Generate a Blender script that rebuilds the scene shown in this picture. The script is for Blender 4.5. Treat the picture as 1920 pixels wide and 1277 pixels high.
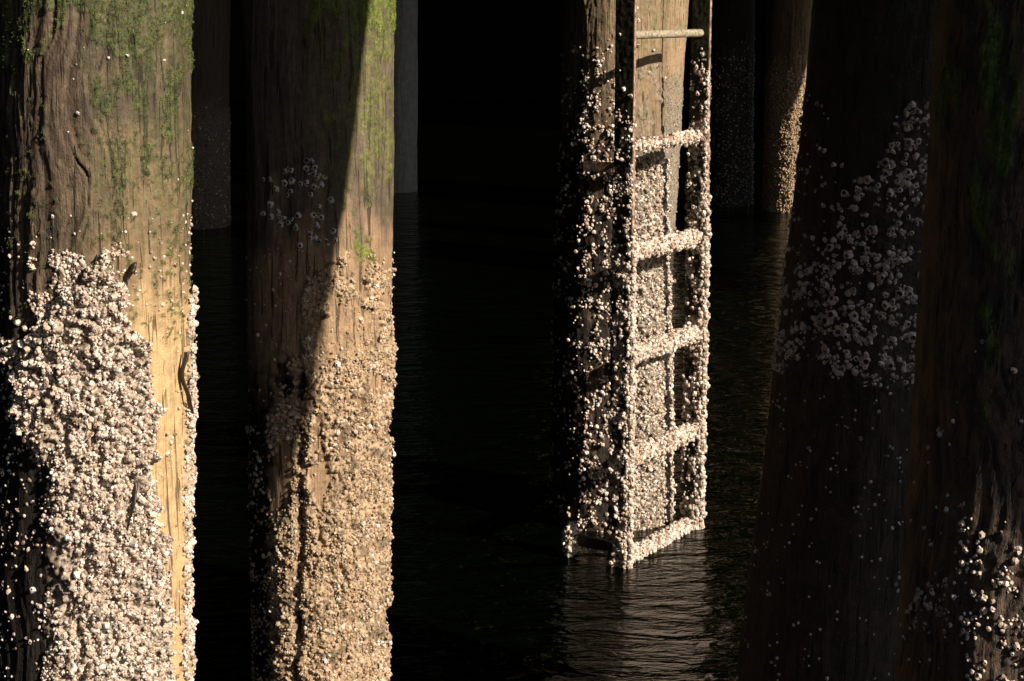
import bpy, math, random
import numpy as np
from mathutils import Vector, Matrix

for o in list(bpy.data.objects):
    bpy.data.objects.remove(o, do_unlink=True)
scene = bpy.context.scene
C = scene.collection
rnd = random.Random(7)
RS = np.random.RandomState(11)

# ------------------------------------------------------------------ camera
CAM_Z = 1.6
PITCH = math.radians(11.1)
cd = bpy.data.cameras.new('camera')
cam = bpy.data.objects.new('camera', cd)
C.objects.link(cam)
cam.location = (0, 0, CAM_Z)
cam.rotation_euler = (math.pi / 2 - PITCH, 0, 0)
cd.sensor_width = 36.0
cd.lens = 60.0
cd.clip_start = 0.05
cd.clip_end = 600
scene.camera = cam
FPX = 3200.0

# ------------------------------------------------------------------ light
SUN_AZ = math.atan2(0.82, -0.57)          # clockwise from +Y
SUN_EL = math.radians(30)
S = Vector((math.sin(SUN_AZ) * math.cos(SUN_EL), math.cos(SUN_AZ) * math.cos(SUN_EL), math.sin(SUN_EL)))
w = bpy.data.worlds.new('World')
scene.world = w
w.use_nodes = True
nt = w.node_tree
bg = nt.nodes['Background']
sky = nt.nodes.new('ShaderNodeTexSky')
sky.sky_type = 'NISHITA'
sky.sun_disc = False
sky.sun_elevation = SUN_EL
sky.sun_rotation = SUN_AZ
nt.links.new(sky.outputs[0], bg.inputs[0])
bg.inputs[1].default_value = 0.05
ld = bpy.data.lights.new('sun', 'SUN')
ld.energy = 5.0
ld.angle = math.radians(0.53)
ld.color = (1.0, 0.875, 0.735)
lo = bpy.data.objects.new('sun', ld)
C.objects.link(lo)
lo.location = (6, -4, 8)
lo.rotation_euler = S.to_track_quat('Z', 'Y').to_euler()
vs = scene.view_settings
vs.view_transform = 'Standard'
vs.look = 'None'
vs.exposure = 0.8
vs.gamma = 1.0
vs.use_curve_mapping = False

# ------------------------------------------------------------------ noise
_perm = np.random.RandomState(3).permutation(256)
_perm = np.concatenate([_perm, _perm, _perm])
_g = np.random.RandomState(4).normal(size=(256, 3))
_g /= np.linalg.norm(_g, axis=1)[:, None]


def pn(x, y, z):
    x, y, z = np.broadcast_arrays(np.asarray(x, float), np.asarray(y, float), np.asarray(z, float))
    xi = np.floor(x).astype(int); yi = np.floor(y).astype(int); zi = np.floor(z).astype(int)
    xf = x - xi; yf = y - yi; zf = z - zi
    fa = lambda t: t * t * t * (t * (t * 6 - 15) + 10)
    u, v, q = fa(xf), fa(yf), fa(zf)
    r = 0
    for dx in (0, 1):
        wx = u if dx else 1 - u
        for dy in (0, 1):
            wy = v if dy else 1 - v
            for dz in (0, 1):
                wz = q if dz else 1 - q
                h = _perm[_perm[_perm[(xi + dx) & 255] + ((yi + dy) & 255)] + ((zi + dz) & 255)]
                g = _g[h]
                r = r + wx * wy * wz * (g[..., 0] * (xf - dx) + g[..., 1] * (yf - dy) + g[..., 2] * (zf - dz))
    return r * 1.5


def fbm(x, y, z, o=3, lac=2.1, gain=0.5):
    a, s = 1.0, 0
    for k in range(o):
        s = s + a * pn(x + 17.3 * k, y - 5.1 * k, z + 9.7 * k)
        x, y, z, a = x * lac, y * lac, z * lac, a * gain
    return s


def sstep(a, b, x):
    t = np.clip((x - a) / (b - a), 0, 1)
    return t * t * (3 - 2 * t)


# ------------------------------------------------------------------ camera maths used only to lay out real positions
cp, sp = math.cos(PITCH), math.sin(PITCH)


def at(u, v, y):
    """3D point at distance y along the ground for a picture position"""
    X = (u - 960) / FPX; Y = -(v - 638.5) / FPX
    t = y / (cp + Y * sp)
    return np.array([X * t, y, CAM_Z + t * (-sp + Y * cp)]), t


def proj(P):
    x, y, z = P[..., 0], P[..., 1], P[..., 2] - CAM_Z
    t = y * cp - z * sp
    t = np.maximum(t, 0.05)
    Yu = (y * sp + z * cp) / t
    return 960 + FPX * x / t, 638.5 - FPX * Yu


def in_poly(u, v, poly):
    r = np.zeros(u.shape, bool)
    n = len(poly)
    for i in range(n):
        x0, y0 = poly[i]; x1, y1 = poly[(i + 1) % n]
        c = ((y0 > v) != (y1 > v)) & (u < (x1 - x0) * (v - y0) / ((y1 - y0) if y1 != y0 else 1e-9) + x0)
        r ^= c
    return r


# ------------------------------------------------------------------ materials
def newmat(name):
    m = bpy.data.materials.new(name)
    m.use_nodes = True
    n = m.node_tree
    b = n.nodes['Principled BSDF']
    return m, n, b


def N(n, t, **k):
    o = n.nodes.new(t)
    for a, b in k.items():
        setattr(o, a, b)
    return o


def ramp(n, fac, stops):
    r = N(n, 'ShaderNodeValToRGB')
    e = r.color_ramp.elements
    while len(e) < len(stops):
        e.new(0.5)
    for i, (p, c) in enumerate(stops):
        e[i].position = p
        e[i].color = (c[0], c[1], c[2], 1) if not isinstance(c, float) else (c, c, c, 1)
    n.links.new(fac, r.inputs[0])
    return r.outputs[0]


def mixc(n, fac, a, b):
    m = N(n, 'ShaderNodeMix', data_type='RGBA')
    for s, v in ((m.inputs[0], fac), (m.inputs[6], a), (m.inputs[7], b)):
        if isinstance(v, (int, float)):
            s.default_value = v
        elif isinstance(v, tuple):
            s.default_value = (*v, 1)
        else:
            n.links.new(v, s)
    return m.outputs[2]


def math_n(n, op, a, b=None):
    m = N(n, 'ShaderNodeMath', operation=op)
    for i, v in enumerate((a, b)):
        if v is None:
            continue
        if isinstance(v, (int, float)):
            m.inputs[i].default_value = v
        else:
            n.links.new(v, m.inputs[i])
    return m.outputs[0]


def noise_n(n, vec, scale, detail=4, rough=0.6, dist=0.0):
    t = N(n, 'ShaderNodeTexNoise')
    t.inputs['Scale'].default_value = scale
    t.inputs['Detail'].default_value = detail
    t.inputs['Roughness'].default_value = rough
    t.inputs['Distortion'].default_value = dist
    n.links.new(vec, t.inputs['Vector'])
    return t.outputs['Fac']


def wood_mat(name, dark, light, tan, moss_a, moss_b, crust_c, rough=0.72, spec=0.3):
    m, n, b = newmat(name)
    tc = N(n, 'ShaderNodeTexCoord')
    mp = N(n, 'ShaderNodeMapping')
    mp.inputs['Scale'].default_value = (1, 1, 0.055)
    n.links.new(tc.outputs['Object'], mp.inputs[0])
    obj = tc.outputs['Object']
    grain = noise_n(n, mp.outputs[0], 170, 5, 0.65, 0.6)
    broad = noise_n(n, mp.outputs[0], 26, 4, 0.6, 1.2)
    patch = noise_n(n, obj, 7, 5, 0.6, 0.4)
    speck = noise_n(n, obj, 230, 3, 0.7)
    fine = noise_n(n, obj, 60, 4, 0.65)
    attr = {}
    for k in ('moss', 'tan', 'crust', 'crack_shade'):
        a = N(n, 'ShaderNodeAttribute', attribute_name=k)
        attr[k] = a.outputs['Fac']
    c = ramp(n, grain, [(0.32, dark), (0.68, light)])
    c2 = ramp(n, broad, [(0.3, tuple(x * 0.55 for x in dark)), (0.7, tuple(x * 1.15 for x in light))])
    c = mixc(n, 0.5, c, c2)
    mot = ramp(n, noise_n(n, obj, 48, 5, 0.7, 0.5), [(0.36, (.45, .42, .40)), (0.6, (1.1, 1.08, 1.05))])
    mm_ = N(n, 'ShaderNodeMix', data_type='RGBA', blend_type='MULTIPLY'); mm_.inputs[0].default_value = .8
    n.links.new(c, mm_.inputs[6]); n.links.new(mot, mm_.inputs[7]); c = mm_.outputs[2]
    # patches of grey-purple stain
    pf = ramp(n, patch, [(0.5, (0, 0, 0)), (0.62, (1, 1, 1))])
    c = mixc(n, math_n(n, 'MULTIPLY', pf, 0.7), c, tuple(x * 0.6 + 0.012 for x in dark))
    tanc = ramp(n, grain, [(0.3, tuple(x * 0.72 for x in tan)), (0.7, tan)])
    tf = math_n(n, 'MULTIPLY', attr['tan'], ramp(n, fine, [(0.3, (.55, .55, .55)), (0.6, (1, 1, 1))]))
    c = mixc(n, tf, c, tanc)
    cr = ramp(n, fine, [(0.3, tuple(x * 0.45 for x in crust_c)), (0.65, crust_c)])
    pit = ramp(n, noise_n(n, obj, 125, 3, 0.6), [(0.40, (.22, .19, .17)), (0.50, (1, 1, 1))])
    mz = N(n, 'ShaderNodeMix', data_type='RGBA', blend_type='MULTIPLY'); mz.inputs[0].default_value = 1
    n.links.new(cr, mz.inputs[6]); n.links.new(pit, mz.inputs[7])
    c = mixc(n, attr['crust'], c, mz.outputs[2])
    hair = ramp(n, noise_n(n, mp.outputs[0], 95, 3, 0.55, 1.0), [(0.36, (1, 1, 1)), (0.42, (0, 0, 0))])
    hair = math_n(n, 'MULTIPLY', hair, math_n(n, 'SUBTRACT', 1.0, attr['crust']))
    c = mixc(n, math_n(n, 'MULTIPLY', hair, .75), c, tuple(x * .3 for x in dark))
    mf = math_n(n, 'MULTIPLY', attr['moss'], ramp(n, speck, [(0.40, (.12, .12, .12)), (0.56, (1, 1, 1))]))
    mc = ramp(n, fine, [(0.35, moss_a), (0.65, moss_b)])
    c = mixc(n, mf, c, mc)
    # pale lichen / salt flecks and pits
    fl = ramp(n, noise_n(n, obj, 330, 2, 0.5), [(0.68, (0, 0, 0)), (0.75, (1, 1, 1))])
    c = mixc(n, math_n(n, 'MULTIPLY', fl, 0.35), c, (0.42, 0.37, 0.3))
    c = mixc(n, attr['crack_shade'], c, tuple(x * 0.18 for x in dark))  # cracks, stains and painted shade all darken through this channel
    n.links.new(c, b.inputs['Base Color'])
    b.inputs['Roughness'].default_value = rough
    b.inputs['Specular IOR Level'].default_value = spec
    h = math_n(n, 'ADD', math_n(n, 'MULTIPLY', grain, 0.55), math_n(n, 'MULTIPLY', speck, 0.35))
    h = math_n(n, 'ADD', h, math_n(n, 'MULTIPLY', fine, 0.6))
    h = math_n(n, 'SUBTRACT', h, math_n(n, 'MULTIPLY', hair, 0.5))
    bp = N(n, 'ShaderNodeBump')
    bp.inputs['Strength'].default_value = 0.8
    bp.inputs['Distance'].default_value = 0.006
    n.links.new(h, bp.inputs['Height'])
    n.links.new(bp.outputs[0], b.inputs['Normal'])
    return m


def barn_mat(name, mult=1.0):
    m, n, b = newmat(name)
    a = N(n, 'ShaderNodeAttribute', attribute_name='tint')
    tc = N(n, 'ShaderNodeTexCoord')
    f = noise_n(n, tc.outputs['Object'], 420, 3, 0.7)
    g = noise_n(n, tc.outputs['Object'], 40, 3, 0.6)
    k = ramp(n, f, [(0.3, (.62, .58, .54)), (0.62, (1, 1, 1))])
    k2 = ramp(n, g, [(0.35, (.78, .72, .64)), (0.6, (1, 1, 1))])
    mu = N(n, 'ShaderNodeMix', data_type='RGBA', blend_type='MULTIPLY')
    mu.inputs[0].default_value = 1
    n.links.new(a.outputs['Color'], mu.inputs[6]); n.links.new(k, mu.inputs[7])
    mu2 = N(n, 'ShaderNodeMix', data_type='RGBA', blend_type='MULTIPLY')
    mu2.inputs[0].default_value = 1
    n.links.new(mu.outputs[2], mu2.inputs[6]); n.links.new(k2, mu2.inputs[7])
    n.links.new(mu2.outputs[2], b.inputs['Base Color'])
    b.inputs['Roughness'].default_value = 0.7
    b.inputs['Specular IOR Level'].default_value = 0.3
    bp = N(n, 'ShaderNodeBump')
    bp.inputs['Strength'].default_value = 0.7
    bp.inputs['Distance'].default_value = 0.0015
    n.links.new(f, bp.inputs['Height'])
    n.links.new(bp.outputs[0], b.inputs['Normal'])
    return m


M_old = wood_mat('weathered_wood', (.045, .030, .020), (.175, .125, .080), (.58, .40, .20), (.020, .038, .010), (.085, .110, .028), (.48, .385, .30))
M_second = wood_mat('brown_wood', (.040, .033, .030), (.135, .102, .078), (.40, .26, .145), (.05, .075, .010), (.19, .25, .022), (.50, .36, .225))
M_pale = wood_mat('grey_brown_wood', (.09, .060, .040), (.23, .165, .105), (.48, .34, .19), (.04, .07, .015), (.10, .14, .035), (.30, .26, .20))
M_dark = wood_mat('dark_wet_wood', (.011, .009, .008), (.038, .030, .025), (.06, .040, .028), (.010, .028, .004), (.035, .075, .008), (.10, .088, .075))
M_barn = barn_mat('barnacle_shell')


def simple(name, col, rough=0.7, metal=0.0, scale=60, var=0.5, col2=None, bump=0.002):
    m, n, b = newmat(name)
    tc = N(n, 'ShaderNodeTexCoord')
    f = noise_n(n, tc.outputs['Object'], scale, 5, 0.65)
    c = ramp(n, f, [(0.35, tuple(x * var for x in col)), (0.65, col2 or col)])
    n.links.new(c, b.inputs['Base Color'])
    b.inputs['Roughness'].default_value = rough
    b.inputs['Metallic'].default_value = metal
    bp = N(n, 'ShaderNodeBump')
    bp.inputs['Strength'].default_value = 0.7
    bp.inputs['Distance'].default_value = bump
    n.links.new(f, bp.inputs['Height'])
    n.links.new(bp.outputs[0], b.inputs['Normal'])
    return m


M_rust = simple('rusted_steel', (.11, .06, .035), 0.75, 0.0, 55, 0.25, (.46, .30, .22))
M_face = simple('mossy_rust', (.05, .018, .010), 0.85, 0.0, 70, 0.4, (.045, .055, .018))
M_rung = simple('lichened_steel', (.20, .17, .09), 0.75, 0.0, 120, 0.5, (.42, .36, .26))
M_crust = simple('barnacle_base', (.40, .33, .26), 0.8, 0.0, 130, 0.3, (.5, .42, .34), 0.004)
M_conc = simple('grey_concrete', (.16, .165, .16), 0.85, 0.0, 20, 0.7)
M_blocker = simple('blocker_dark', (.012, .010, .008), 0.95, 0.0, 3, 0.5)  # for the unseen light-blocking banks and walls
M_deck = simple('dark_deck_timber', (.03, .022, .017), 0.9, 0.0, 30, 0.5)
M_weed = simple('brown_seaweed', (.035, .018, .012), 0.45, 0.0, 80, 0.4)


# ------------------------------------------------------------------ object helpers
def tag(o, label=None, cat=None, group=None, kind=None):
    if label: o['label'] = label
    if cat: o['category'] = cat
    if group: o['group'] = group
    if kind: o['kind'] = kind
    return o


def mesh_obj(name, V, F, mat, parent=None, base=None, attrs=None, smooth=True):
    V = np.asarray(V, float)
    b = np.zeros(3) if base is None else np.asarray(base, float)
    me = bpy.data.meshes.new(name)
    F = np.asarray(F, np.int32)
    k = F.shape[1]
    me.vertices.add(len(V)); me.vertices.foreach_set('co', (V - b).astype(np.float32).ravel())
    me.loops.add(F.size); me.loops.foreach_set('vertex_index', F.ravel())
    me.polygons.add(len(F))
    me.polygons.foreach_set('loop_start', np.arange(0, F.size, k, dtype=np.int32))
    me.polygons.foreach_set('loop_total', np.full(len(F), k, np.int32))
    me.polygons.foreach_set('use_smooth', np.full(len(F), smooth))
    me.update(calc_edges=True)
    for an, av in (attrs or {}).items():
        av = np.asarray(av, np.float32)
        if av.ndim == 1:
            a = me.attributes.new(an, 'FLOAT', 'POINT'); a.data.foreach_set('value', av)
        else:
            a = me.attributes.new(an, 'FLOAT_COLOR', 'POINT')
            a.data.foreach_set('color', np.c_[av, np.ones(len(av))].astype(np.float32).ravel())
    me.materials.append(mat)
    o = bpy.data.objects.new(name, me)
    C.objects.link(o)
    if parent is not None:
        o.parent = parent          # parents keep identity rotation: child verts are relative to the same base
    else:
        o.location = b
    return o


def grid_faces(nr, nc, wrap):
    i = np.arange(nr - 1)[:, None]; j = np.arange(nc if wrap else nc - 1)[None, :]
    j2 = (j + 1) % nc
    a = i * nc + j; b = i * nc + j2; c = (i + 1) * nc + j2; d = (i + 1) * nc + j
    return np.stack([a, b, c, d], -1).reshape(-1, 4)


# ------------------------------------------------------------------ barnacles
def barn_template(sides, rs, o0=.24, o1=.46, pit=.14):
    a = np.arange(sides) / sides * 2 * np.pi
    rid = 1 + rs.uniform(-.24, .2, sides)
    ell = rs.uniform(.8, 1.0)
    tilt = rs.uniform(-.2, .2, 2)
    hgt = rs.uniform(.6, 1.15)
    op = rs.uniform(o0, o1)
    rings = [(1.05, -.25, 1), (.93, .30 * hgt, 1), (.74, .68 * hgt, .8), (op + .10, hgt, .4), (op - .02, hgt * .96, .3), (op * .75, hgt * .55, .2)]
    V = []; dark = []
    for k, (r, h, rr) in enumerate(rings):
        rad = r * (1 + (rid - 1) * rr)
        jag = rs.uniform(-.07, .07, sides) if k in (3, 4) else 0
        V.append(np.c_[np.cos(a) * rad + tilt[0] * max(h, 0), np.sin(a) * rad * ell + tilt[1] * max(h, 0), h + jag + a * 0])
        dark.append(np.full(sides, (.9, 1, 1.0, 1.05, max(.3, pit * 2.4), pit)[k]) * (1 + rs.uniform(-.12, .06, sides)))
    V.append([[tilt[0] * .5, tilt[1] * .5, hgt * .45]]); dark.append([pit * .7])
    V = np.vstack(V); dark = np.concatenate(dark)
    F = grid_faces(len(rings), sides, True)
    c = len(V) - 1; last = (len(rings) - 1) * sides
    T = np.array([[last + j, last + (j + 1) % sides, c, c] for j in range(sides)])
    return V, F, T, dark


def dome_template(sides, rs):
    a = np.arange(sides) / sides * 2 * np.pi
    V = []; dark = []
    h0 = rs.uniform(.7, 1.1)
    for r, h in ((1.05, -.3), (.9, .35), (.55, .8)):
        V.append(np.c_[np.cos(a) * r * (1 + rs.uniform(-.15, .15, sides)), np.sin(a) * r * (1 + rs.uniform(-.15, .15, sides)), h * h0 + rs.uniform(-.08, .08, sides)])
        dark.append(np.ones(sides))
    V.append([[0, 0, h0 * .85]]); dark.append([.75])
    V = np.vstack(V); dark = np.concatenate(dark)
    F = grid_faces(3, sides, True)
    c = len(V) - 1
    T = np.array([[2 * sides + j, 2 * sides + (j + 1) % sides, c, c] for j in range(sides)])
    return V, F, T, dark


_rs = np.random.RandomState(21)
T_BIG = [barn_template(13, _rs, .34, .58, .10) for _ in range(12)]
T_SML = [dome_template(6, _rs) for _ in range(10)]
T_MID = [barn_template(8, _rs) for _ in range(18)] + [dome_template(7, _rs) for _ in range(4)]
TINTS = np.array([(.82, .75, .67), (.74, .64, .55), (.88, .82, .76), (.64, .51, .40), (.72, .60, .51), (.80, .68, .60), (.55, .47, .40), (.80, .73, .66), (.70, .58, .50), (.78, .68, .6), (.30, .22, .17)])
TINTS_TAN = np.array([(.52, .39, .25), (.48, .34, .21), (.58, .45, .30), (.42, .30, .19), (.64, .54, .43), (.50, .40, .28)])
TINTS_GREY = np.array([(.72, .70, .70), (.62, .58, .57), (.80, .78, .77), (.52, .47, .44), (.75, .71, .69)])


def barn_geo(P, Nn, R, temps, tints, rs, tilt=0.3, sink=0.1, tall=1.0):
    """vertices, quads, tris(as tri quads), tint for a field of shells at P with normals Nn and radii R"""
    n = len(P)
    if n == 0:
        return None
    Nn = Nn + rs.normal(0, tilt, (n, 3))
    Nn /= np.linalg.norm(Nn, axis=1)[:, None]
    ref = rs.normal(size=(n, 3))
    X = np.cross(Nn, ref); X /= np.linalg.norm(X, axis=1)[:, None]
    Y = np.cross(Nn, X)
    which = rs.randint(0, len(temps), n)
    Vs, Fs, Ts, Cs = [], [], [], []
    off = 0
    tc = tints[rs.randint(0, len(tints), n)] * rs.uniform(.82, 1.12, (n, 1))
    for k, (tv, tf, tt, td) in enumerate(temps):
        idx = np.where(which == k)[0]
        if not len(idx):
            continue
        r = R[idx][:, None, None]
        v = (X[idx][:, None] * tv[None, :, 0:1] + Y[idx][:, None] * tv[None, :, 1:2] + Nn[idx][:, None] * (tv[None, :, 2:3] * rs.uniform(.7, 1.3, (len(idx), 1, 1)) * tall - sink)) * r + P[idx][:, None]
        Vs.append(v.reshape(-1, 3))
        m = len(tv)
        base = off + np.arange(len(idx))[:, None, None] * m
        Fs.append((tf[None] + base).reshape(-1, 4))
        Ts.append((tt[None] + base).reshape(-1, 4)[:, :3])
        Cs.append((tc[idx][:, None] * td[None, :, None]).reshape(-1, 3))
        off += m * len(idx)
    V = np.vstack(Vs); F = np.vstack(Fs); T = np.vstack(Ts); K = np.vstack(Cs)
    return V, F, T, K


def merge_tris(parts):
    V, F, K = [], [], []
    off = 0
    for p in parts:
        if p is None:
            continue
        v, f, t, k = p
        V.append(v); K.append(k)
        F.append(np.vstack([f[:, [0, 1, 2]], f[:, [0, 2, 3]], t]) + off)
        off += len(v)
    return np.vstack(V), np.vstack(F), np.vstack(K)


def barn_obj(parts, parent, base, name='barnacle_crust', kind='stuff'):
    V, F, K = merge_tris(parts)
    o = mesh_obj(name, V, F, M_barn, parent, base, {'tint': np.clip(K, 0, 1)}, smooth=False)
    if kind:
        o['kind'] = kind
    return o


# ------------------------------------------------------------------ piles
class Pile:
    """a round timber given by its left/right outline at two picture heights and its distance"""

    def __init__(s, e0, e1, y0, y1, v0=0, v1=1277, seed=0, grain=0.0018, crackw=1.0, warp=0.02, zbot=-1.2, ztop=4.5):
        s.A, t0 = at((e0[0] + e0[1]) / 2, v0, y0)
        s.B, t1 = at((e1[0] + e1[1]) / 2, v1, y1)
        s.rA = (e0[1] - e0[0]) / 2 / FPX * t0
        s.rB = (e1[1] - e1[0]) / 2 / FPX * t1
        s.seed = seed; s.grain = grain; s.crackw = crackw; s.warp = warp
        s.zb, s.zt = zbot, ztop
        s.masks = None; s.cramp = 1.0; s.bill = .003

    def axis(s, z):
        k = (z - s.A[2]) / (s.B[2] - s.A[2])
        k = np.asarray(k)
        kr = np.clip(k, -.5, 1.5)
        return s.A + k[..., None] * (s.B - s.A), s.rA + kr * (s.rB - s.rA)

    def surf(s, th, z):
        th = np.asarray(th, float); z = np.asarray(z, float)
        c, r = s.axis(z)
        n = np.stack([np.sin(th), -np.cos(th), 0 * th], -1)      # th = 0 faces the camera
        P0 = c + n * r[..., None]
        u, v = proj(P0)
        sd = s.seed * 13.7
        a = th * r
        wz = s.warp * pn(a * 7 + sd, z * 5, sd) + s.warp * .4 * pn(a * 19, z * 11 + sd, 3.3)
        aw = a + wz
        m = s.masks(u, v, th, z) if s.masks else {}
        zero = np.zeros(th.shape)
        moss = m.get('moss', zero); tan = m.get('tan', zero); stain_shade = m.get('stain_shade', zero); crust = m.get('crust', zero); rough = m.get('rough', zero + 1)
        # slow shape, grain, cracks
        d = .010 * pn(np.sin(th) * 1.4 + sd, np.cos(th) * 1.4, z * 1.1) + .004 * pn(np.sin(th) * 4 + sd, np.cos(th) * 4, z * 3)
        g = fbm(aw * 75 + sd, z * 3.2, sd, 3)
        d = d + s.grain * g * (0.35 + rough)
        cn = np.abs(pn(aw * 24 + sd, z * 1.6, 7.7 + sd)) + .35 * np.abs(pn(aw * 70, z * 9, 1.7))
        crack_shade = np.clip(1 - cn / .075, 0, 1) * s.crackw * np.clip(rough - .3, 0, 1) * sstep(-.15, .15, pn(a * 6 + 5, z * 2.3, sd))
        d = d - .006 * crack_shade - .014 * m.get('groove', zero)
        bil = np.minimum(np.abs(pn(a * 44, z * 44, sd + 1)) * 1.6, .8) + .5 * np.minimum(np.abs(pn(a * 95, z * 95, sd + 2)) * 1.6, .8)
        cr = crust * (.003 + s.bill * bil + s.cramp * (.004 * fbm(a * 60, z * 60, sd, 2) + .0045 * pn(a * 150, z * 150, sd) + .006 * pn(a * 22, z * 18, sd + 4) + .003 * pn(a * 45, z * 40, sd + 8)))
        d = d + cr + moss * .0025 * (1 + pn(a * 150, z * 110, sd))
        P = P0 + n * d[..., None]
        return P, n, u, v, dict(moss=moss, tan=tan, crust=crust, crack_shade=np.maximum(np.clip(crack_shade, 0, 1) * (1 - .8 * crust), stain_shade))  # crack channel also carries stains and painted shade

    def build(s, name, mat, step=0.0032, front=100):
        zlo = max(s.zb, min(s.B[2], s.A[2]) - .12); zhi = s.A[2] + .12
        zs = np.concatenate([np.linspace(s.zb, zlo, 12, endpoint=False) if zlo > s.zb else [], np.arange(zlo, zhi, step), np.linspace(zhi, s.zt, 40)])
        f = math.radians(front)
        nf = int(2 * f * max(s.rA, s.rB) / step)
        th = np.concatenate([np.linspace(-f, f, nf, endpoint=False), np.linspace(f, 2 * math.pi - f, 50, endpoint=False)])
        thn = np.where(th > math.pi, th - 2 * math.pi, th)
        TH, ZZ = np.meshgrid(thn, zs)
        P, n, u, v, m = s.surf(TH, ZZ)
        F = grid_faces(len(zs), len(th), True)
        c, _ = s.axis(np.array(s.zb))
        s.base = c.copy(); 
        V = P.reshape(-1, 3)
        s.obj = mesh_obj(name, V, F, mat, None, s.base, {k: x.ravel() for k, x in m.items()})
        return s.obj

    def field(s, n, dens, rs, zr=None, lim=115, lift=0.0):
        """random shell positions accepted by the density function"""
        z0, z1 = zr or (max(-.1, s.B[2] - .1), s.A[2] + .1)
        L = math.radians(lim)
        th = rs.uniform(-L, L, n); z = rs.uniform(z0, z1, n)
        P, nn, u, v, m = s.surf(th, z)
        d = dens(u, v, th, z)
        k = rs.uniform(0, 1, n) < d
        P = P[k]; nn = nn[k]
        if lift:
            q = rs.uniform(0, 1, len(P)) ** 2 * lift * np.clip(.4 + 1.6 * pn(P[:, 0] * 35, P[:, 1] * 35, P[:, 2] * 35), 0, 1.2)
            P = P + nn * q[:, None]
        return P, nn, u[k], v[k]


def region(u, v, polys, wob=14, sc=0.02, seed=0.0):
    """density = value of the last polygon holding the (wobbled) point"""
    uu = u + wob * fbm(u * sc + seed, v * sc, 2.2, 3)
    vv = v + wob * 1.6 * fbm(u * sc + 40, v * sc + seed, 5.1, 3)
    d = np.zeros(u.shape)
    for val, poly in polys:
        d = np.where(in_poly(uu, vv, poly), val, d)
    return d


PILES = {}

# ---- pile 1 : big near-left pile
p1 = Pile((-2, 353), (-8, 350), 2.85, 2.80, seed=1, grain=.0022, crackw=1.3, warp=.035)
P1_DENSE = [(-400, 600), (40, 640), (100, 580), (150, 520), (200, 462), (225, 520), (235, 600), (268, 640), (285, 760), (280, 850), (294, 960), (303, 1010), (309, 1150), (320, 1500), (-400, 1500)]
P1_FR = [(345, 540), (460, 540), (460, 1500), (330, 1500), (334, 1150), (338, 900), (341, 640)]
P1_CL = [(55, 455), (110, 470), (205, 440), (240, 480), (240, 640), (55, 640)]


def m1(u, v, th, z):
    wob = 22 * fbm(u * .02, v * .008, 1.1, 3)
    tan = sstep(400, 640, v + 60 * fbm(u * .03, v * .004, 3, 2)) * sstep(195, 265, u + wob)
    tan = np.maximum(tan, .22 * sstep(60, 260, u + wob) * sstep(160, 380, v))
    film = .55 * sstep(120, 220, u + wob) * (1 - sstep(330, 520, v + 3 * wob)) * np.clip(.7 + fbm(u * .05, v * .015, 4.2, 3), .1, 1)
    moss = sstep(.02, .45, fbm(u * .03, v * .014, 8.8, 4) + .75 - v / 420 - .25 * np.abs(u - 280) / 120) * (u > 170)
    moss = np.maximum(moss, sstep(.0, .3, fbm(u * .035, v * .018, 5.5, 4) + .38 - v / 210) * (u <= 175) * .95)
    sp = sstep(.22, .5, fbm(u * .09, v * .05, 2.5, 3) + .30 * np.exp(-((u - 320) / 22) ** 2) + .16 * np.exp(-((u - 210) / 55) ** 2) - .12) * sstep(170, 260, v) * (1 - sstep(620, 700, v))
    moss = np.maximum(np.maximum(moss, sp * .9), film)
    lft = sstep(-5, 50, u + 20 * fbm(u * .03, v * .03, 4.4, 2) - 72 * sstep(720, 930, v))
    crust = np.maximum(region(u, v, [(1, P1_DENSE)], 12, .02) * lft, region(u, v, [(1, P1_FR)], 4, .02) * .55)
    rough = 1.5 - 1.2 * sstep(170, 260, u + wob)
    stain_shade = 1.0 * (1 - sstep(0, 55, u + .4 * wob - 70 * sstep(720, 930, v))) * sstep(330, 560, v)  # painted shade: left flank darkened like the side turned from the sun
    return dict(stain_shade=stain_shade, moss=np.clip(moss, 0, 1), tan=np.clip(tan, 0, 1), crust=crust, rough=rough)


p1.masks = m1; p1.cramp = 1.5; p1.bill = .016
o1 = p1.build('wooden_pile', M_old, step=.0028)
tag(o1, 'largest pile at the left edge, mossy wood above and thick white barnacles below', 'pile', 'piles under the pier')


def d1(u, v, th, z):
    d = region(u, v, [(.02, [(-400, 150), (500, 260), (500, 1500), (-400, 1500)]), (.30, P1_CL), (1.0, P1_DENSE)], 14, .02)
    d = np.maximum(d, .95 * region(u, v, [(1, P1_FR)], 4, .02))
    clump = fbm(u * .03, v * .03, 4.4, 3)
    d = np.where((d > .2) & (d < .5), sstep(.0, .25, clump), d)
    left = sstep(-5, 50, u + 20 * clump - 72 * sstep(720, 930, v))
    d = np.where(d > .9, np.clip(left, .05, 1) * np.clip(1.0 + 2.2 * (clump + .10), .15, 1), d)
    hole = region(u, v, [(1, [(90, 1000), (125, 990), (150, 1080), (125, 1160), (80, 1090)]), (1, [(100, 740), (112, 730), (120, 830), (100, 850)])], 10, .03)
    d = np.where(hole > 0, .03, d)
    d = np.where((d <= .06) & (v < 400), .0015, d)
    return d


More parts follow.
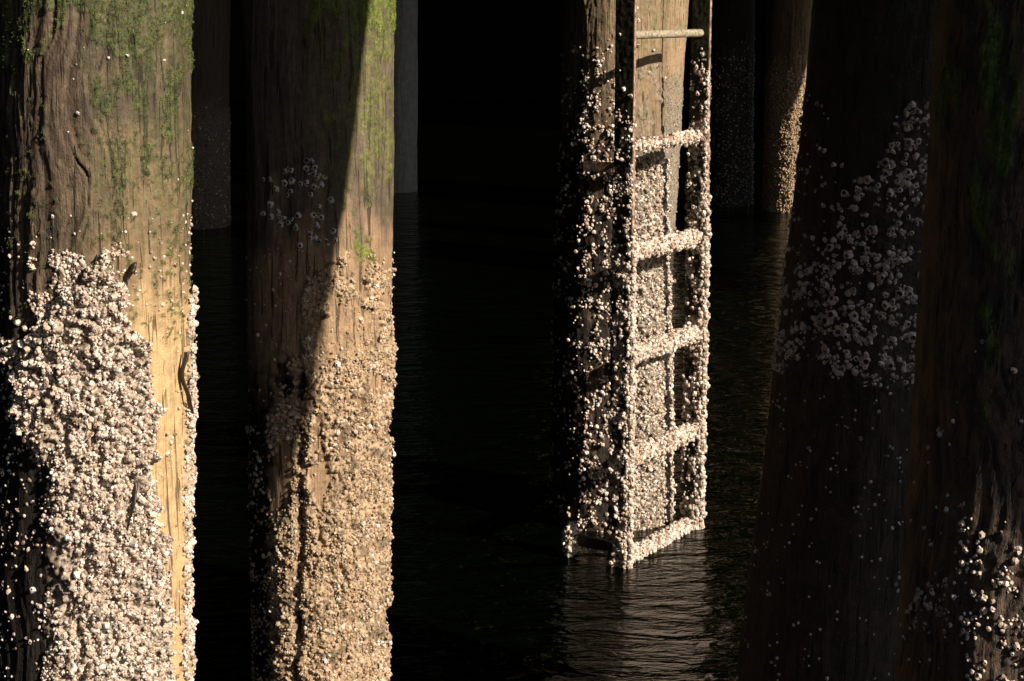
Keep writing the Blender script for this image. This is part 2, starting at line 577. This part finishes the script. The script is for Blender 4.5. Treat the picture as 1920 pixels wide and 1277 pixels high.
rs = np.random.RandomState(5)
P, n_, u_, v_ = p1.field(76000, d1, rs, lift=.005)
R = np.clip(rs.lognormal(math.log(.0021), .45, len(P)), .001, .0065)
a = barn_geo(P, n_, R, T_MID, TINTS, rs, .42, tall=1.15, sink=.25)
P, n_, u_, v_ = p1.field(16000, d1, rs, lift=.006)
b = barn_geo(P, n_, rs.uniform(.0014, .003, len(P)), T_SML, TINTS, rs, .3)
barn_obj([a, b], o1, p1.base)

# ---- pile 2 : second pile, half in shadow
p2 = Pile((458, 737), (478, 722), 3.72, 3.62, seed=2, grain=.0013, crackw=.6, warp=.03)
P2_GR = [(560, 560), (600, 500), (640, 470), (760, 500), (760, 1500), (400, 1500), (400, 860), (500, 800), (540, 720), (560, 640)]
P2_B = [(585, 868), (612, 860), (610, 960), (592, 950)]
P2_B2 = [(505, 850), (545, 820), (545, 960), (510, 960)]
P2_B3 = [(585, 600), (640, 560), (715, 590), (715, 660), (575, 700)]
P2_CL = [(485, 335), (560, 305), (600, 285), (608, 330), (625, 400), (640, 465), (560, 465), (530, 430), (490, 395)]
P2_W = [(670, 480), (705, 485), (720, 515), (735, 530), (735, 560), (690, 545)]


def m2(u, v, th, z):
    n1 = fbm(u * .03, v * .01, 6.1, 3)
    gr = region(u, v, [(1, P2_GR), (.25, P2_B3), (0, P2_B), (0, P2_B2)], 16, .02, 3)
    gr = gr * sstep(-.45, -.12, fbm(u * .028, v * .017, 12.4, 3) + (v - 620) / 1500)
    tan = sstep(330, 520, v + 110 * n1) * .95
    tan = np.maximum(tan, .12)
    film = .55 * (1 - sstep(250, 430, v + 60 * n1)) * np.clip(.6 + 1.2 * fbm(u * .06, v * .02, 7.7, 3), .05, 1) * sstep(560, 660, u)
    moss = sstep(.0, .3, n1 * .9 + .72 - v / 115 - np.clip(640 - u, 0, 200) / 90)
    moss = np.maximum(moss, .7 * sstep(.1, .4, fbm(u * .05, v * .025, 2.2, 4) + .28 - v / 1100 - np.abs(u - 675) / 220) * sstep(560, 640, u) * (v < 520))
    moss = np.maximum(moss, film)
    moss = np.maximum(moss, sstep(.0, .2, .3 - np.hypot((u - 683) / 22, (v - 475) / 30) * .3 + .5 * fbm(u * .08, v * .06, 1, 3)) * (v > 430) * (v < 500) * (u > 655) * (u < 705))
    gu = 566 + 7 * fbm(v * .012, 3.3, 1.2, 2) - (v - 620) * .010
    groove = np.exp(-((u - gu) / 7) ** 2) * sstep(600, 700, v) * np.clip(.9 + 1.5 * fbm(v * .02, 8.1, 4.2, 2), .2, 1)
    spot = sstep(1.15, .7, np.hypot((u - 538) / 20, (v - 705) / 34) + .5 * fbm(u * .06, v * .06, 5, 2))
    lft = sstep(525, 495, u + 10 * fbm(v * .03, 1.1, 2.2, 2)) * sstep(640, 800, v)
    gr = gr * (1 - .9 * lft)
    stain_shade = np.clip(.95 * lft + .85 * groove + .8 * spot + .5 * sstep(.12, .3, fbm(u * .05, v * .035, 15.5, 3)) * sstep(560, 760, v), 0, 1)  # first term paints shade on the lower left flank; rest groove and stains
    return dict(moss=np.clip(moss, 0, 1), tan=tan, crust=gr * (1 - .8 * groove), groove=groove, stain_shade=stain_shade, rough=.9 - .4 * sstep(500, 700, v))


p2.masks = m2; p2.cramp = 1.0; p2.bill = .006
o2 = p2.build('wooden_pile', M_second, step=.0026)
tag(o2, 'second pile from the left, shaded upper left and sunlit tan on the right', 'pile', 'piles under the pier')


def d2(u, v, th, z):
    d = region(u, v, [(.03, [(300, 470), (800, 450), (800, 1500), (300, 1500)]), (.6, P2_GR), (.16, P2_B3), (.03, P2_B), (.03, P2_B2), (.9, P2_W)], 16, .02, 3)
    cl = fbm(u * .035, v * .03, 9.4, 3)
    d = d * (1 - .8 * sstep(525, 495, u) * sstep(640, 800, v))
    return d * np.clip(.8 + 1.8 * cl, .15, 1.3) * (.12 + .88 * sstep(-.45, -.12, fbm(u * .028, v * .017, 12.4, 3) + (v - 620) / 1500))


rs = np.random.RandomState(6)
P, n_, u_, v_ = p2.field(60000, d2, rs, lift=.005)
a = barn_geo(P, n_, np.clip(rs.lognormal(math.log(.0021), .4, len(P)), .001, .006), T_SML, TINTS_TAN, rs, .35)
P, n_, u_, v_ = p2.field(9000, d2, rs, lift=.006)
b = barn_geo(P, n_, np.clip(rs.lognormal(math.log(.0034), .3, len(P)), .002, .007), T_MID, np.vstack([TINTS_TAN, TINTS[:3]]), rs, .35)
barn_obj([a, b], o2, p2.base)


def d2c(u, v, th, z):
    cl = fbm(u * .05, v * .04, 3.4, 2)
    return region(u, v, [(1, P2_CL)], 10, .03, 1) * sstep(-.12, .2, cl + (v - 380) / 500) * (np.abs(th) < 1.5)


def spaced(P, n_, R, k):
    keep = []
    for i in range(len(P)):
        if all(np.linalg.norm(P[i] - P[j]) > .8 * (R[i] + R[j]) for j in keep):
            keep.append(i)
        if len(keep) >= k:
            break
    return np.array(keep)


def single_barnacles(P, n_, R, parent, base, tints, rs, tilt=.2):
    for i in range(len(P)):
        g = barn_geo(P[i:i + 1], n_[i:i + 1], R[i:i + 1], [T_BIG[rs.randint(len(T_BIG))]], tints, rs, tilt)
        V, F, K = merge_tris([g])
        mesh_obj('barnacle', V, F, M_barn, parent, base, {'tint': K}, smooth=False)


P, n_, u_, v_ = p2.field(9000, d2c, rs)
R = rs.uniform(.0045, .0085, len(P))
k = spaced(P, n_, R, 98)
k2 = np.setdiff1d(np.arange(len(P)), k)[:800]
barn_obj([barn_geo(P[k2], n_[k2], R[k2] * rs.uniform(.25, .6, len(k2)), T_MID, TINTS_GREY, rs, .3)], o2, p2.base)
single_barnacles(P[k], n_[k], R[k], o2, p2.base, TINTS_GREY, rs)

def moss_tufts(pile, n, thr, mat, rs, zr, keep, L=.003):
    P, nn, u, v = pile.field(n, lambda u, v, th, z: sstep(thr, thr + .3, pile.masks(u, v, th, z)['moss']) * keep(u, v), rs, zr=zr, lim=100)
    m = len(P)
    B = 4
    P = np.repeat(P, B, 0) + rs.normal(0, .0012, (m * B, 3)); nn = np.repeat(nn, B, 0)
    d = nn + rs.normal(0, .55, (m * B, 3)) + np.array([0, 0, -.35]); d /= np.linalg.norm(d, axis=1)[:, None]
    sd = np.cross(d, rs.normal(size=(m * B, 3))); sd /= np.linalg.norm(sd, axis=1)[:, None]
    ln = rs.uniform(.35, 1, (m * B, 1)) * L
    V = np.stack([P - sd * .0007, P + sd * .0007, P + d * ln], 1).reshape(-1, 3)
    o = mesh_obj('moss', V, np.arange(len(V)).reshape(-1, 3), mat, pile.obj, pile.base, smooth=False)
    o['kind'] = 'stuff'


M_moss = simple('bright_moss', (.10, .16, .012), .8, 0, 90, .5, (.22, .27, .02))
M_moss_d = simple('dark_moss', (.05, .085, .012), .8, 0, 60, .45, (.11, .13, .022))
moss_tufts(p1, 30000, .55, M_moss_d, np.random.RandomState(61), (1.0, 1.75), lambda u, v: 1.0 * (v < 640))
moss_tufts(p2, 22000, .62, M_moss, np.random.RandomState(62), (1.0, 1.75), lambda u, v: 1.0 * (v < 520))

# ---- pile 3 : the ladder pile
p3 = Pile((1056, 1247), (1030, 1252), 5.265, 5.265, seed=3, v1=1000, grain=.0014, crackw=.8, warp=.02, zbot=-1.2)


def m3(u, v, th, z):
    n1 = fbm(u * .05, v * .02, 3.1, 3)
    crust = sstep(270, 300, v + 30 * n1) * sstep(1150, 1185, u) * .95
    crust = np.maximum(crust, .5 * sstep(.1, .3, n1 + v / 1400 - .05) * (v > 120))
    moss = .5 * sstep(.1, .4, fbm(u * .08, v * .04, 1.2, 4) + .18 - v / 700)
    stain_shade = .97 * sstep(150, 330, v + 90 * n1) * sstep(1175, 1150, u) * np.clip(1.15 + n1, 0, 1)
    return dict(moss=np.clip(moss, 0, 1), tan=.35 + 0 * u, crust=crust * np.where(u < 1165, .5, 1), rough=.9 + 0 * u, stain_shade=stain_shade)


p3.masks = m3; p3.bill = .010
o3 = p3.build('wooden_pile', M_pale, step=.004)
tag(o3, 'round wooden pile directly behind the barnacled ladder', 'pile', 'piles under the pier')


def d3(u, v, th, z):
    n1 = fbm(u * .045, v * .03, 7.1, 3)
    left = np.clip(.34 + 2.2 * n1 + (v - 300) / 2600, .02, .75) * sstep(60, 170, v + 40 * n1) * (.22 + .78 * sstep(1080, 1108, u + 12 * n1))
    right = sstep(285, 305, v + 20 * n1) * .95 + .01
    d = np.where(u > 1160, right, left)
    return d * sstep(985, 960, v + 0 * u) ** 0 


rs = np.random.RandomState(8)
P, n_, u_, v_ = p3.field(19000, d3, rs, zr=(-.05, 1.62), lift=.010)
a = barn_geo(P, n_, np.clip(rs.lognormal(math.log(.0040), .34, len(P)), .002, .008), T_MID, TINTS, rs, .4)
P, n_, u_, v_ = p3.field(5000, d3, rs, zr=(-.05, 1.62), lift=.01)
b = barn_geo(P, n_, rs.uniform(.002, .004, len(P)), T_SML, TINTS, rs, .3)
barn_obj([a, b], o3, p3.base)

# ---- pile 4 : leaning (batter) pile at right
p4 = Pile((1530, 1862), (1385, 1700), 3.30, 3.25, seed=4, grain=.0013, crackw=.5, warp=.03)
P4_A = [(1690, 205), (1790, 190), (1790, 760), (1640, 720), (1520, 680), (1430, 690), (1440, 560), (1480, 470), (1560, 450), (1580, 350), (1640, 325), (1670, 280)]
P4_S = [(1480, 200), (1560, 200), (1580, 350), (1560, 450), (1470, 480)]


def m4(u, v, th, z):
    n1 = fbm(u * .03, v * .02, 3.9, 3)
    crust = region(u, v, [(.35, P4_A)], 20, .02, 5)
    moss = .5 * sstep(.15, .4, fbm(u * .03, v * .015, 7.2, 4) + .15 - v / 500)
    return dict(moss=moss, tan=.5 * sstep(0, .3, n1), crust=crust, rough=.8 + 0 * u)


p4.masks = m4
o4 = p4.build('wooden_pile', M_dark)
tag(o4, 'dark leaning pile right of the ladder, scattered with grey barnacles', 'pile', 'piles under the pier')


def d4(u, v, th, z):
    n1 = fbm(u * .03, v * .03, 1.9, 3)
    d = region(u, v, [(.10, P4_S), (.7, P4_A), (.05, [(1300, 700), (1800, 740), (1800, 1500), (1300, 1500)])], 20, .02, 5)
    return np.where(d < .1, d * 2.2 * sstep(.05, .3, n1), d * np.clip(.75 + 2.2 * n1, .05, 1.3))


rs = np.random.RandomState(9)
P, n_, u_, v_ = p4.field(16000, d4, rs)
R = np.clip(rs.lognormal(math.log(.0066), .28, len(P)), .003, .0105)
vis = (u_ < 1752 - v_ * .045) & (u_ > 1440) & (v_ > 180) & (v_ < 720)
order = np.argsort(-R * vis)
big = order[:900]
rs.shuffle(big)
kb = big[spaced(P[big], n_[big], R[big], 100)]
single_barnacles(P[kb], n_[kb], R[kb], o4, p4.base, TINTS_GREY, rs)
rest = np.setdiff1d(np.arange(len(P)), kb)
sel = rest[rs.permutation(len(rest))[:4500]]
a = barn_geo(P[sel], n_[sel], R[sel] * np.where(v_[sel] > 700, .45, .66), T_MID, TINTS_GREY, rs, .35)
P, n_, u_, v_ = p4.field(5000, d4, rs)
b = barn_geo(P, n_, rs.uniform(.0015, .003, len(P)), T_SML, TINTS_GREY, rs, .3)
barn_obj([a, b], o4, p4.base)

# ---- pile 5 : nearest right pile
p5 = Pile((1762, 2290), (1688, 2216), 2.395, 2.20, seed=5, grain=.0022, crackw=1.2, warp=.03)
P5_A = [(1780, 940), (1830, 960), (1850, 1010), (1960, 960), (2400, 900), (2400, 1500), (1840, 1500), (1800, 1180), (1700, 1200), (1700, 1120), (1800, 1080)]


def m5(u, v, th, z):
    n1 = fbm(u * .03, v * .012, 9.9, 3)
    moss = sstep(.0, .35, fbm(u * .025, v * .008, 6.6, 4) + .55 - v / 900 - np.abs(u - 1860) / 160)
    return dict(moss=np.clip(moss, 0, 1), tan=.6 * sstep(-.1, .3, n1), crust=region(u, v, [(.3, P5_A)], 20, .02, 2), rough=1.2 + 0 * u)


p5.masks = m5
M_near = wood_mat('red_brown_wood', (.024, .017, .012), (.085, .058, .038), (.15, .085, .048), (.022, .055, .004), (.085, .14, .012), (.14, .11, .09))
o5 = p5.build('wooden_pile', M_near, front=80)
tag(o5, 'nearest pile at the right edge, dark brown wood with green moss', 'pile', 'piles under the pier')


def d5(u, v, th, z):
    n1 = fbm(u * .03, v * .025, 2.9, 3)
    d = region(u, v, [(.02, [(1600, 650), (2400, 650), (2400, 1500), (1600, 1500)]), (.5, P5_A)], 20, .02, 2)
    return d * np.clip(.45 + 3.2 * n1, .0, 1.4)


rs = np.random.RandomState(10)
P, n_, u_, v_ = p5.field(26000, d5, rs, lim=90, lift=.005)
a = barn_geo(P, n_, np.clip(rs.lognormal(math.log(.0026), .35, len(P)), .0012, .0055), T_MID, TINTS, rs, .3)
P, n_, u_, v_ = p5.field(4000, d5, rs, lim=90)
b = barn_geo(P, n_, rs.uniform(.001, .0025, len(P)), T_SML, TINTS, rs, .3)
barn_obj([a, b], o5, p5.base)


# ---- far piles
def far_pile(e0, e1, vw, y, mat, label, seed, crust_v, tints=TINTS_TAN, nb=2500, dens=.5, rr=.006, tan=.6, name='wooden_pile', step=.009):
    p = Pile(e0, e1, y, y, v1=vw, seed=seed, grain=.003, crackw=.7, warp=.03, zbot=-1.2)

    def mm(u, v, th, z):
        n1 = fbm(u * .06, v * .03, seed, 3)
        return dict(tan=tan + 0 * u, crust=.9 * sstep(crust_v, crust_v + 60, v + 40 * n1), moss=.5 * sstep(.15, .4, n1 + .1 - v / 300))
    p.masks = mm
    o = p.build(name, mat, step=step, front=90)
    tag(o, label, 'pile', 'piles under the pier')

    def dd(u, v, th, z):
        return dens * sstep(crust_v, crust_v + 90, v + 40 * fbm(u * .1, v * .1, seed, 2))
    if nb:
        r_ = np.random.RandomState(seed + 30)
        P, n_, u_, v_ = p.field(nb, dd, r_, zr=(-.05, 1.6), lim=95, lift=.01)
        barn_obj([barn_geo(P, n_, r_.uniform(rr * .5, rr * 1.3, len(P)), T_SML, tints, r_, .35)], o, p.base)
    return p


f1 = far_pile((1190, 1291), (1165, 1262), 440, 11.6, M_pale, 'pile standing in the water far behind the ladder, seen between its rails', 21, 130, dens=.12)
f2 = far_pile((1440, 1548), (1432, 1530), 385, 13.6, M_second, 'far pile left of the leaning one, with a narrow tan sunlit strip', 22, 90, nb=11000, dens=.9, rr=.0055, tan=.45)
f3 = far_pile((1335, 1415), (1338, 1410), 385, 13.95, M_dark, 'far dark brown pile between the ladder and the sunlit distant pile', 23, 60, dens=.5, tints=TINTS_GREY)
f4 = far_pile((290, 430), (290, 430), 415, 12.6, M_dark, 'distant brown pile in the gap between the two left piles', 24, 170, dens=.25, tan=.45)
f5 = far_pile((700, 783), (700, 783), 345, 15.0, M_conc, 'slim grey concrete post just right of the second pile, far back', 25, 9000, nb=0, name='concrete_post')
f5.obj['category'] = 'post'
del f5.obj['group']

# ---- unseen piles added further right to shade the visible piles and post
def shade_pile(b0, b2, r, label, seed):
    p = Pile((0, 1), (0, 1), 3, 3, seed=seed, ztop=4.5)
    p.A = np.array([b2[0], b2[1], 2.0]); p.B = np.array([b0[0], b0[1], 0.0]); p.rA = p.rB = r
    p.masks = None
    o = p.build('wooden_pile', M_dark, step=.03, front=100)
    tag(o, label, 'pile', 'piles under the pier')
    return p


shade_pile((2.1, 2.155), (2.0, 2.448), .25, 'unseen dark pile added outside the view to shade the leaning pile', 41)
shade_pile((1.62, 1.403), (1.639, 1.67), .18, 'unseen dark pile added outside the view to shade the nearest pile', 42)
shade_pile((3.41, 11.62), (3.66, 11.99), .30, 'unseen far dark pile added to shade part of the far tan pile', 43)
shade_pile((2.89, 8.95), (2.89, 8.95), .36, 'unseen dark pile added on the right to shade the distant brown pile', 44)
shade_pile((3.07, 12.15), (3.07, 12.15), .28, 'unseen far dark pile added to shade the concrete post', 45)

# ------------------------------------------------------------------ ladder
L0 = np.array([.337, 4.73]); L1 = np.array([.585, 5.11])
rdir = (L1 - L0) / np.linalg.norm(L1 - L0)            # along the rungs
bdir = np.array([-rdir[1], rdir[0]])                  # across the rail, away from the camera
LB = np.array([L0[0], L0[1], -.6])
lad = bpy.data.objects.new('ladder', None)
lad.empty_display_size = .2
C.objects.link(lad)
lad.location = LB
tag(lad, 'steel ladder crusted with white barnacles standing in the water before the middle pile', 'ladder')
Z0, Z1 = -.6, 4.6
WID, THK = .060, .011


def rail(p0, crust_from, name='rail'):
    """flat bar; closed section ring swept up, displaced where barnacles grow"""
    zs = np.concatenate([np.linspace(Z0, -.1, 8, endpoint=False), np.arange(-.1, 1.75, .006), np.linspace(1.75, Z1, 10)])
    prof = []
    nW, nT = 16, 3
    for k in range(nW): prof.append((-THK / 2, WID * k / nW))
    for k in range(nT): prof.append((-THK / 2 + THK * k / nT, WID))
    for k in range(nW): prof.append((THK / 2, WID - WID * k / nW))
    for k in range(nT): prof.append((THK / 2 - THK * k / nT, 0))
    prof = np.array(prof)
    cen = np.array([0, WID / 2])
    nrm = np.array([(-1, 0)] * nW + [(0, 1)] * nT + [(1, 0)] * nW + [(0, -1)] * nT, float)
    nrm[0] = nrm[0] + (0, -1); nrm[nW] += (-1, 0); nrm[nW + nT] += (0, 1); nrm[2 * nW + nT] += (1, 0)
    nrm /= np.linalg.norm(nrm, axis=1)[:, None]
    V = []
    for z in zs:
        q = prof.copy()
        xy = p0[None] + q[:, 0:1] * rdir[None] + q[:, 1:2] * bdir[None]
        nn = nrm[:, 0:1] * rdir[None] + nrm[:, 1:2] * bdir[None]
        zz = np.full(len(q), z)
        low = sstep(crust_from, crust_from - .45, zz)
        d = .0008 * pn(xy[:, 0] * 90, xy[:, 1] * 90, zz * 90) + low * (.001 + .013 * np.minimum(np.abs(pn(xy[:, 0] * 50, xy[:, 1] * 50, zz * 50)) * 1.6, .8))
        xy = xy + nn * d[:, None]
        V.append(np.c_[xy, zz])
    V = np.vstack(V)
    F = grid_faces(len(zs), len(prof), True)[:, ::-1]
    o = mesh_obj(name, V, F, M_rust, lad, LB)
    o.data.materials.append(M_face)
    col = np.tile(np.arange(len(prof)), len(zs) - 1)
    broad = (col < nW) | ((col >= nW + nT) & (col < 2 * nW + nT))
    o.data.polygons.foreach_set('material_index', broad.astype(np.int32))
    return o


def rail_shells(p0, dens, n, rs, parent, cf):
    """shells on the two broad faces and the near edge of a rail"""
    z = rs.uniform(-.05, 1.62, n)
    face = rs.uniform(0, 1, n)
    s = rs.uniform(0, 1, n)
    a = np.where(face < .42, -THK / 2, np.where(face < .72, THK / 2, (s - .5) * THK * 1.3))
    b = np.where(face < .72, s * WID, 0)
    na = np.where(face < .42, -1, np.where(face < .72, 1, 0.)); nb = np.where(face < .72, 0., -1)
    xy = p0[None] + a[:, None] * rdir + b[:, None] * bdir
    nn = np.c_[na[:, None] * rdir + nb[:, None] * bdir, np.zeros(n)]
    P = np.c_[xy, z]
    d = dens(z, b / WID, face, P)
    k = rs.uniform(0, 1, n) < d
    P, nn, zz = P[k], nn[k], z[k]
    lift = rs.uniform(0, .011, len(P)) * sstep(1.0, .3, zz) * np.clip(.6 + 2 * pn(P[:, 0] * 25, P[:, 1] * 25, zz * 25), .1, 1.5)
    low = sstep(cf, cf - .45, zz)
    lift = lift * .5 + low * .013 * np.minimum(np.abs(pn(P[:, 0] * 50, P[:, 1] * 50, zz * 50)) * 1.6, .8)
    P = P + nn * lift[:, None]
    R = np.clip(rs.lognormal(math.log(.0036), .38, len(P)), .0018, .0085)
    g = barn_geo(P, nn, R, T_MID, TINTS, rs, .45)
    barn_obj([g], parent, LB)


rs = np.random.RandomState(31)


def dl(z, s, face, P):
    cl = fbm(P[:, 0] * 30, P[:, 1] * 30, z * 14, 3)
    d = np.clip(.26 + 2.2 * cl + .4 * sstep(.9, .2, z) + .4 * (.4 - s), .02, 1) * sstep(1.42, 1.2, z + .25 * cl)
    edge = sstep(1.02, .80, z)
    d = np.where((face > .72), edge, d)
    return np.clip(d + .35 * sstep(.25, 0, s) * edge, 0, 1)


def dr(z, s, face, P):
    cl = fbm(P[:, 0] * 30 + 9, P[:, 1] * 30, z * 14, 3)
    d = np.clip(.34 + 2.2 * cl + .3 * sstep(1.0, .2, z) + .5 * (.45 - s), .03, 1) * sstep(1.49, 1.40, z + .1 * cl)
    edge = sstep(1.08, .85, z)
    d = np.where((face > .72), edge, d)
    return np.clip(d + .35 * sstep(.25, 0, s) * edge, 0, 1)


rl = rail(L0, 1.3)
rr_ = rail(L1, 1.45)
rail_shells(L0, dl, 24000, rs, rl, 1.3)
rail_shells(L1, dr, 24000, rs, rr_, 1.45)


def rung(z, rad, crust, seed, mat):
    """round bar between the rails, lumpy where it is crusted"""
    rs = np.random.RandomState(seed)
    a0 = L0 + rdir * (THK * .3) + bdir * .030
    a1 = L1 - rdir * (THK * .3) + bdir * .030
    n = 90; m = 20
    t = np.linspace(0, 1, n)
    ph = np.arange(m) / m * 2 * np.pi
    T, PH = np.meshgrid(t, ph, indexing='ij')
    c = a0[None] + t[:, None] * (a1 - a0)[None]
    nb = np.cos(PH); nz = np.sin(PH)
    xy = c[:, None, :] + 0 * T[..., None]
    Lp = T * .45
    d = rad * (1 + .05 * pn(Lp * 60, nb * 2, nz * 2 + seed)) + crust * (.005 + .006 * np.clip(fbm(Lp * 55, nb * 1.7 + seed, nz * 1.7, 2), -.5, 1))
    V = np.concatenate([xy + (nb * d)[..., None] * bdir, (z + nz * d)[..., None]], -1).reshape(-1, 3)
    F = grid_faces(n, m, True)
    o = mesh_obj('rung', V, F, mat, lad, LB)
    if crust > .02:
        k = int(4200 * crust)
        tt = rs.uniform(0, 1, k)
        pp = rs.uniform(0, 2 * np.pi, k)
        if crust < .6:
            keep = (np.sin(pp) < .35) | (tt > .62) | (rs.uniform(0, 1, k) < .12)
            tt, pp = tt[keep], pp[keep]
        k = len(tt)
        nn = np.c_[np.cos(pp)[:, None] * bdir[None], np.sin(pp)]
        rr = rad + crust * (.003 + .014 * np.minimum(np.abs(pn(tt * 24, np.cos(pp) * 1.6 + seed, np.sin(pp) * 1.6)) * 1.6, .8) + .002 * rs.uniform(0, 1, k))
        cc = a0[None] + tt[:, None] * (a1 - a0)[None]
        P = np.c_[cc, np.full(k, z)] + nn * rr[:, None]
        R = np.clip(rs.lognormal(math.log(.0036), .38, k), .002, .008)
        barn_obj([barn_geo(P, nn, R, T_MID, TINTS, rs, .45)], o, LB)
    return o


rung_z = []
for vv in (66, 275, 478, 672, 868, 1055):
    rung_z.append(at(1185, vv, 4.745)[0][2])
print('rung z', [round(x, 3) for x in rung_z])
for i, z in enumerate(rung_z):
    rung(z, .0115, (0.0, .45, .95, 1.05, 1.1, .9)[i], 50 + i, M_rung if i == 0 else (M_rust if i == 1 else M_crust))


def box(name, c, ax, ay, az, mat, parent, base):
    """c centre, ax ay az half-axis vectors; bevelled and slightly worn"""
    import bmesh
    bm = bmesh.new()
    bmesh.ops.create_cube(bm, size=2)
    bmesh.ops.bevel(bm, geom=bm.edges[:], offset=.12, segments=2, affect='EDGES')
    M = np.array([ax, ay, az]).T
    for v in bm.verts:
        q = M @ np.array(v.co) + np.array(c)
        v.co = Vector(q - np.array(base))
    me = bpy.data.meshes.new(name); bm.to_mesh(me); bm.free()
    me.materials.append(mat)
    o = bpy.data.objects.new(name, me); C.objects.link(o)
    o.parent = parent
    return o


# stand-off brackets running back to the pile; the low one ends in a barnacled knob left of the pile's foot
r3 = np.array([*rdir, 0]); b3 = np.array([*bdir, 0]); z3 = np.array([0, 0, 1.])
c0 = np.array([*(L0 + bdir * (WID + .075)), .055])
br = box('bracket', c0, r3 * .008, b3 * .07, z3 * .016, M_weed, lad, LB)
rs = np.random.RandomState(77)
kc = np.array([*(L0 + bdir * (WID + .135)), .050])
k = 520
dirs = rs.normal(size=(k, 3)); dirs /= np.linalg.norm(dirs, axis=1)[:, None]
P = kc + dirs * np.array([.024, .030, .048]) * rs.uniform(.7, 1.1, (k, 1))
g1 = barn_geo(P, dirs, rs.uniform(.003, .007, k), T_MID, TINTS, rs, .4)
barn_obj([g1], br, LB)
c1 = np.array([*(L0 + bdir * (WID + .05)), rung_z[1] - .06])
box('bracket', c1, r3 * .010, b3 * .052, z3 * .014, M_rust, lad, LB)


# ------------------------------------------------------------------ seaweed on pile 1
def weed(path_uv, wid, pile, seed):
    """a limp ribbon of kelp hanging on the pile"""
    pts = []
    for (u, v) in path_uv:
        # find theta,z on the pile whose picture position is u,v
        th, z = 0.0, 1.0
        for _ in range(40):
            Pq, nq, uu, vv, _m = pile.surf(np.array([th]), np.array([z]))
            th += np.clip((u - uu[0]) / 500, -.2, .2); z -= (vv[0] - v) / 1300 * -1
        pts.append((th, z))
    pts = np.array(pts)
    n = 40
    t = np.linspace(0, len(pts) - 1, n)
    th = np.interp(t, np.arange(len(pts)), pts[:, 0]); z = np.interp(t, np.arange(len(pts)), pts[:, 1])
    P, nn, _, _, _ = pile.surf(th, z)
    ker = np.ones(9) / 9
    P = np.stack([np.convolve(np.pad(P[:, q], 4, mode='edge'), ker, 'valid') for q in range(3)], -1)
    V = []
    for i in range(n):
        k = i / (n - 1)
        wd = wid * (math.sin(math.pi * min(1, k * 1.05 + .08)) ** .6 + .12) 
        tang = np.array([nn[i][1], -nn[i][0], 0])
        up = .009 + .003 * math.sin(i * .25 + seed)
        for a_, h_ in ((-1, 0), (-.5, .003), (0, .005), (.5, .003), (1, 0), (0, -.004)):
            V.append(P[i] + nn[i] * (up + h_) + tang * a_ * wd)
    return mesh_obj('seaweed_strand', np.array(V), grid_faces(n, 6, True), M_weed, pile.obj, pile.base)


weed([(330, 655), (326, 700), (334, 740), (341, 778)], .0035, p1, 1)
weed([(238, 878), (250, 900), (240, 950), (228, 1010)], .0035, p1, 2)
weed([(250, 490), (240, 510), (232, 535)], .005, p1, 4)

# ------------------------------------------------------------------ water
mw, n, b = newmat('dark_harbour_water')
tc = N(n, 'ShaderNodeTexCoord')
mp = N(n, 'ShaderNodeMapping'); mp.inputs['Scale'].default_value = (.62, 1.5, 1)
n.links.new(tc.outputs['Object'], mp.inputs[0])
w1 = noise_n(n, mp.outputs[0], 5.5, 3, 0.5, 0.6)
w2 = noise_n(n, mp.outputs[0], 22, 3, 0.55, 0.8)
w3 = noise_n(n, mp.outputs[0], 75, 2, 0.5, 0.3)
h = math_n(n, 'ADD', math_n(n, 'MULTIPLY', w1, 1.0), math_n(n, 'MULTIPLY', w2, .30))
h = math_n(n, 'ADD', h, math_n(n, 'MULTIPLY', w3, .06))
bp = N(n, 'ShaderNodeBump'); bp.inputs['Strength'].default_value = 1; bp.inputs['Distance'].default_value = .05
n.links.new(h, bp.inputs['Height']); n.links.new(bp.outputs[0], b.inputs['Normal'])
b.inputs['Base Color'].default_value = (.0005, .0010, .0002, 1)
b.inputs['Roughness'].default_value = .09
b.inputs['IOR'].default_value = 1.2
V = np.array([(-120, -120, 0), (120, -120, 0), (120, 120, 0), (-120, 120, 0)], float)
wo = mesh_obj('water', V, [(0, 1, 2, 3)], mw, None, (0, 0, 0))
tag(wo, kind='structure')

# ------------------------------------------------------------------ pier deck overhead, added banks and walls blocking sun and sky
def plain_box(x0, x1, y0, y1, z0, z1):
    V = np.array([(x, y, z) for z in (z0, z1) for y in (y0, y1) for x in (x0, x1)], float)
    F = np.array([(0, 2, 3, 1), (4, 5, 7, 6), (0, 1, 5, 4), (2, 6, 7, 3), (0, 4, 6, 2), (1, 3, 7, 5)])
    return V, F


def boxes_obj(name, bs, mat, **k):
    V, F = [], []
    o = 0
    for q in bs:
        v, f = plain_box(*q); V.append(v); F.append(f + o); o += 8
    return tag(mesh_obj(name, np.vstack(V), np.vstack(F), mat, None, (0, 0, 0), smooth=False), **k)


DX, DY, DZ = 4.0, 0.0, 4.5
bs = []
y = DY
while y < 34:
    bs.append((-22, DX + .03 * math.sin(y * 3), y, y + .285, DZ + .3, DZ + .38)); y += .29
for x in np.arange(-20, DX, 1.2):
    bs.append((x, x + .2, DY + .05, 34, DZ, DZ + .297))
boxes_obj('pier_deck', bs, M_deck, kind='structure')
boxes_obj('shade_bank', [(-60, 60, 30, 34, -2, 12), (5.5, 60, 19, 29.9, -2, 12)], M_blocker, kind='structure')  # unseen banks added to darken the background; right one blocks low sun
boxes_obj('sky_block_wall', [(-40, 1.5, -9, -6, -2, 7), (-26, -22, -5.9, 29.9, -2, 9)], M_blocker, kind='structure')  # unseen walls added behind and left of the camera to cut sky fill
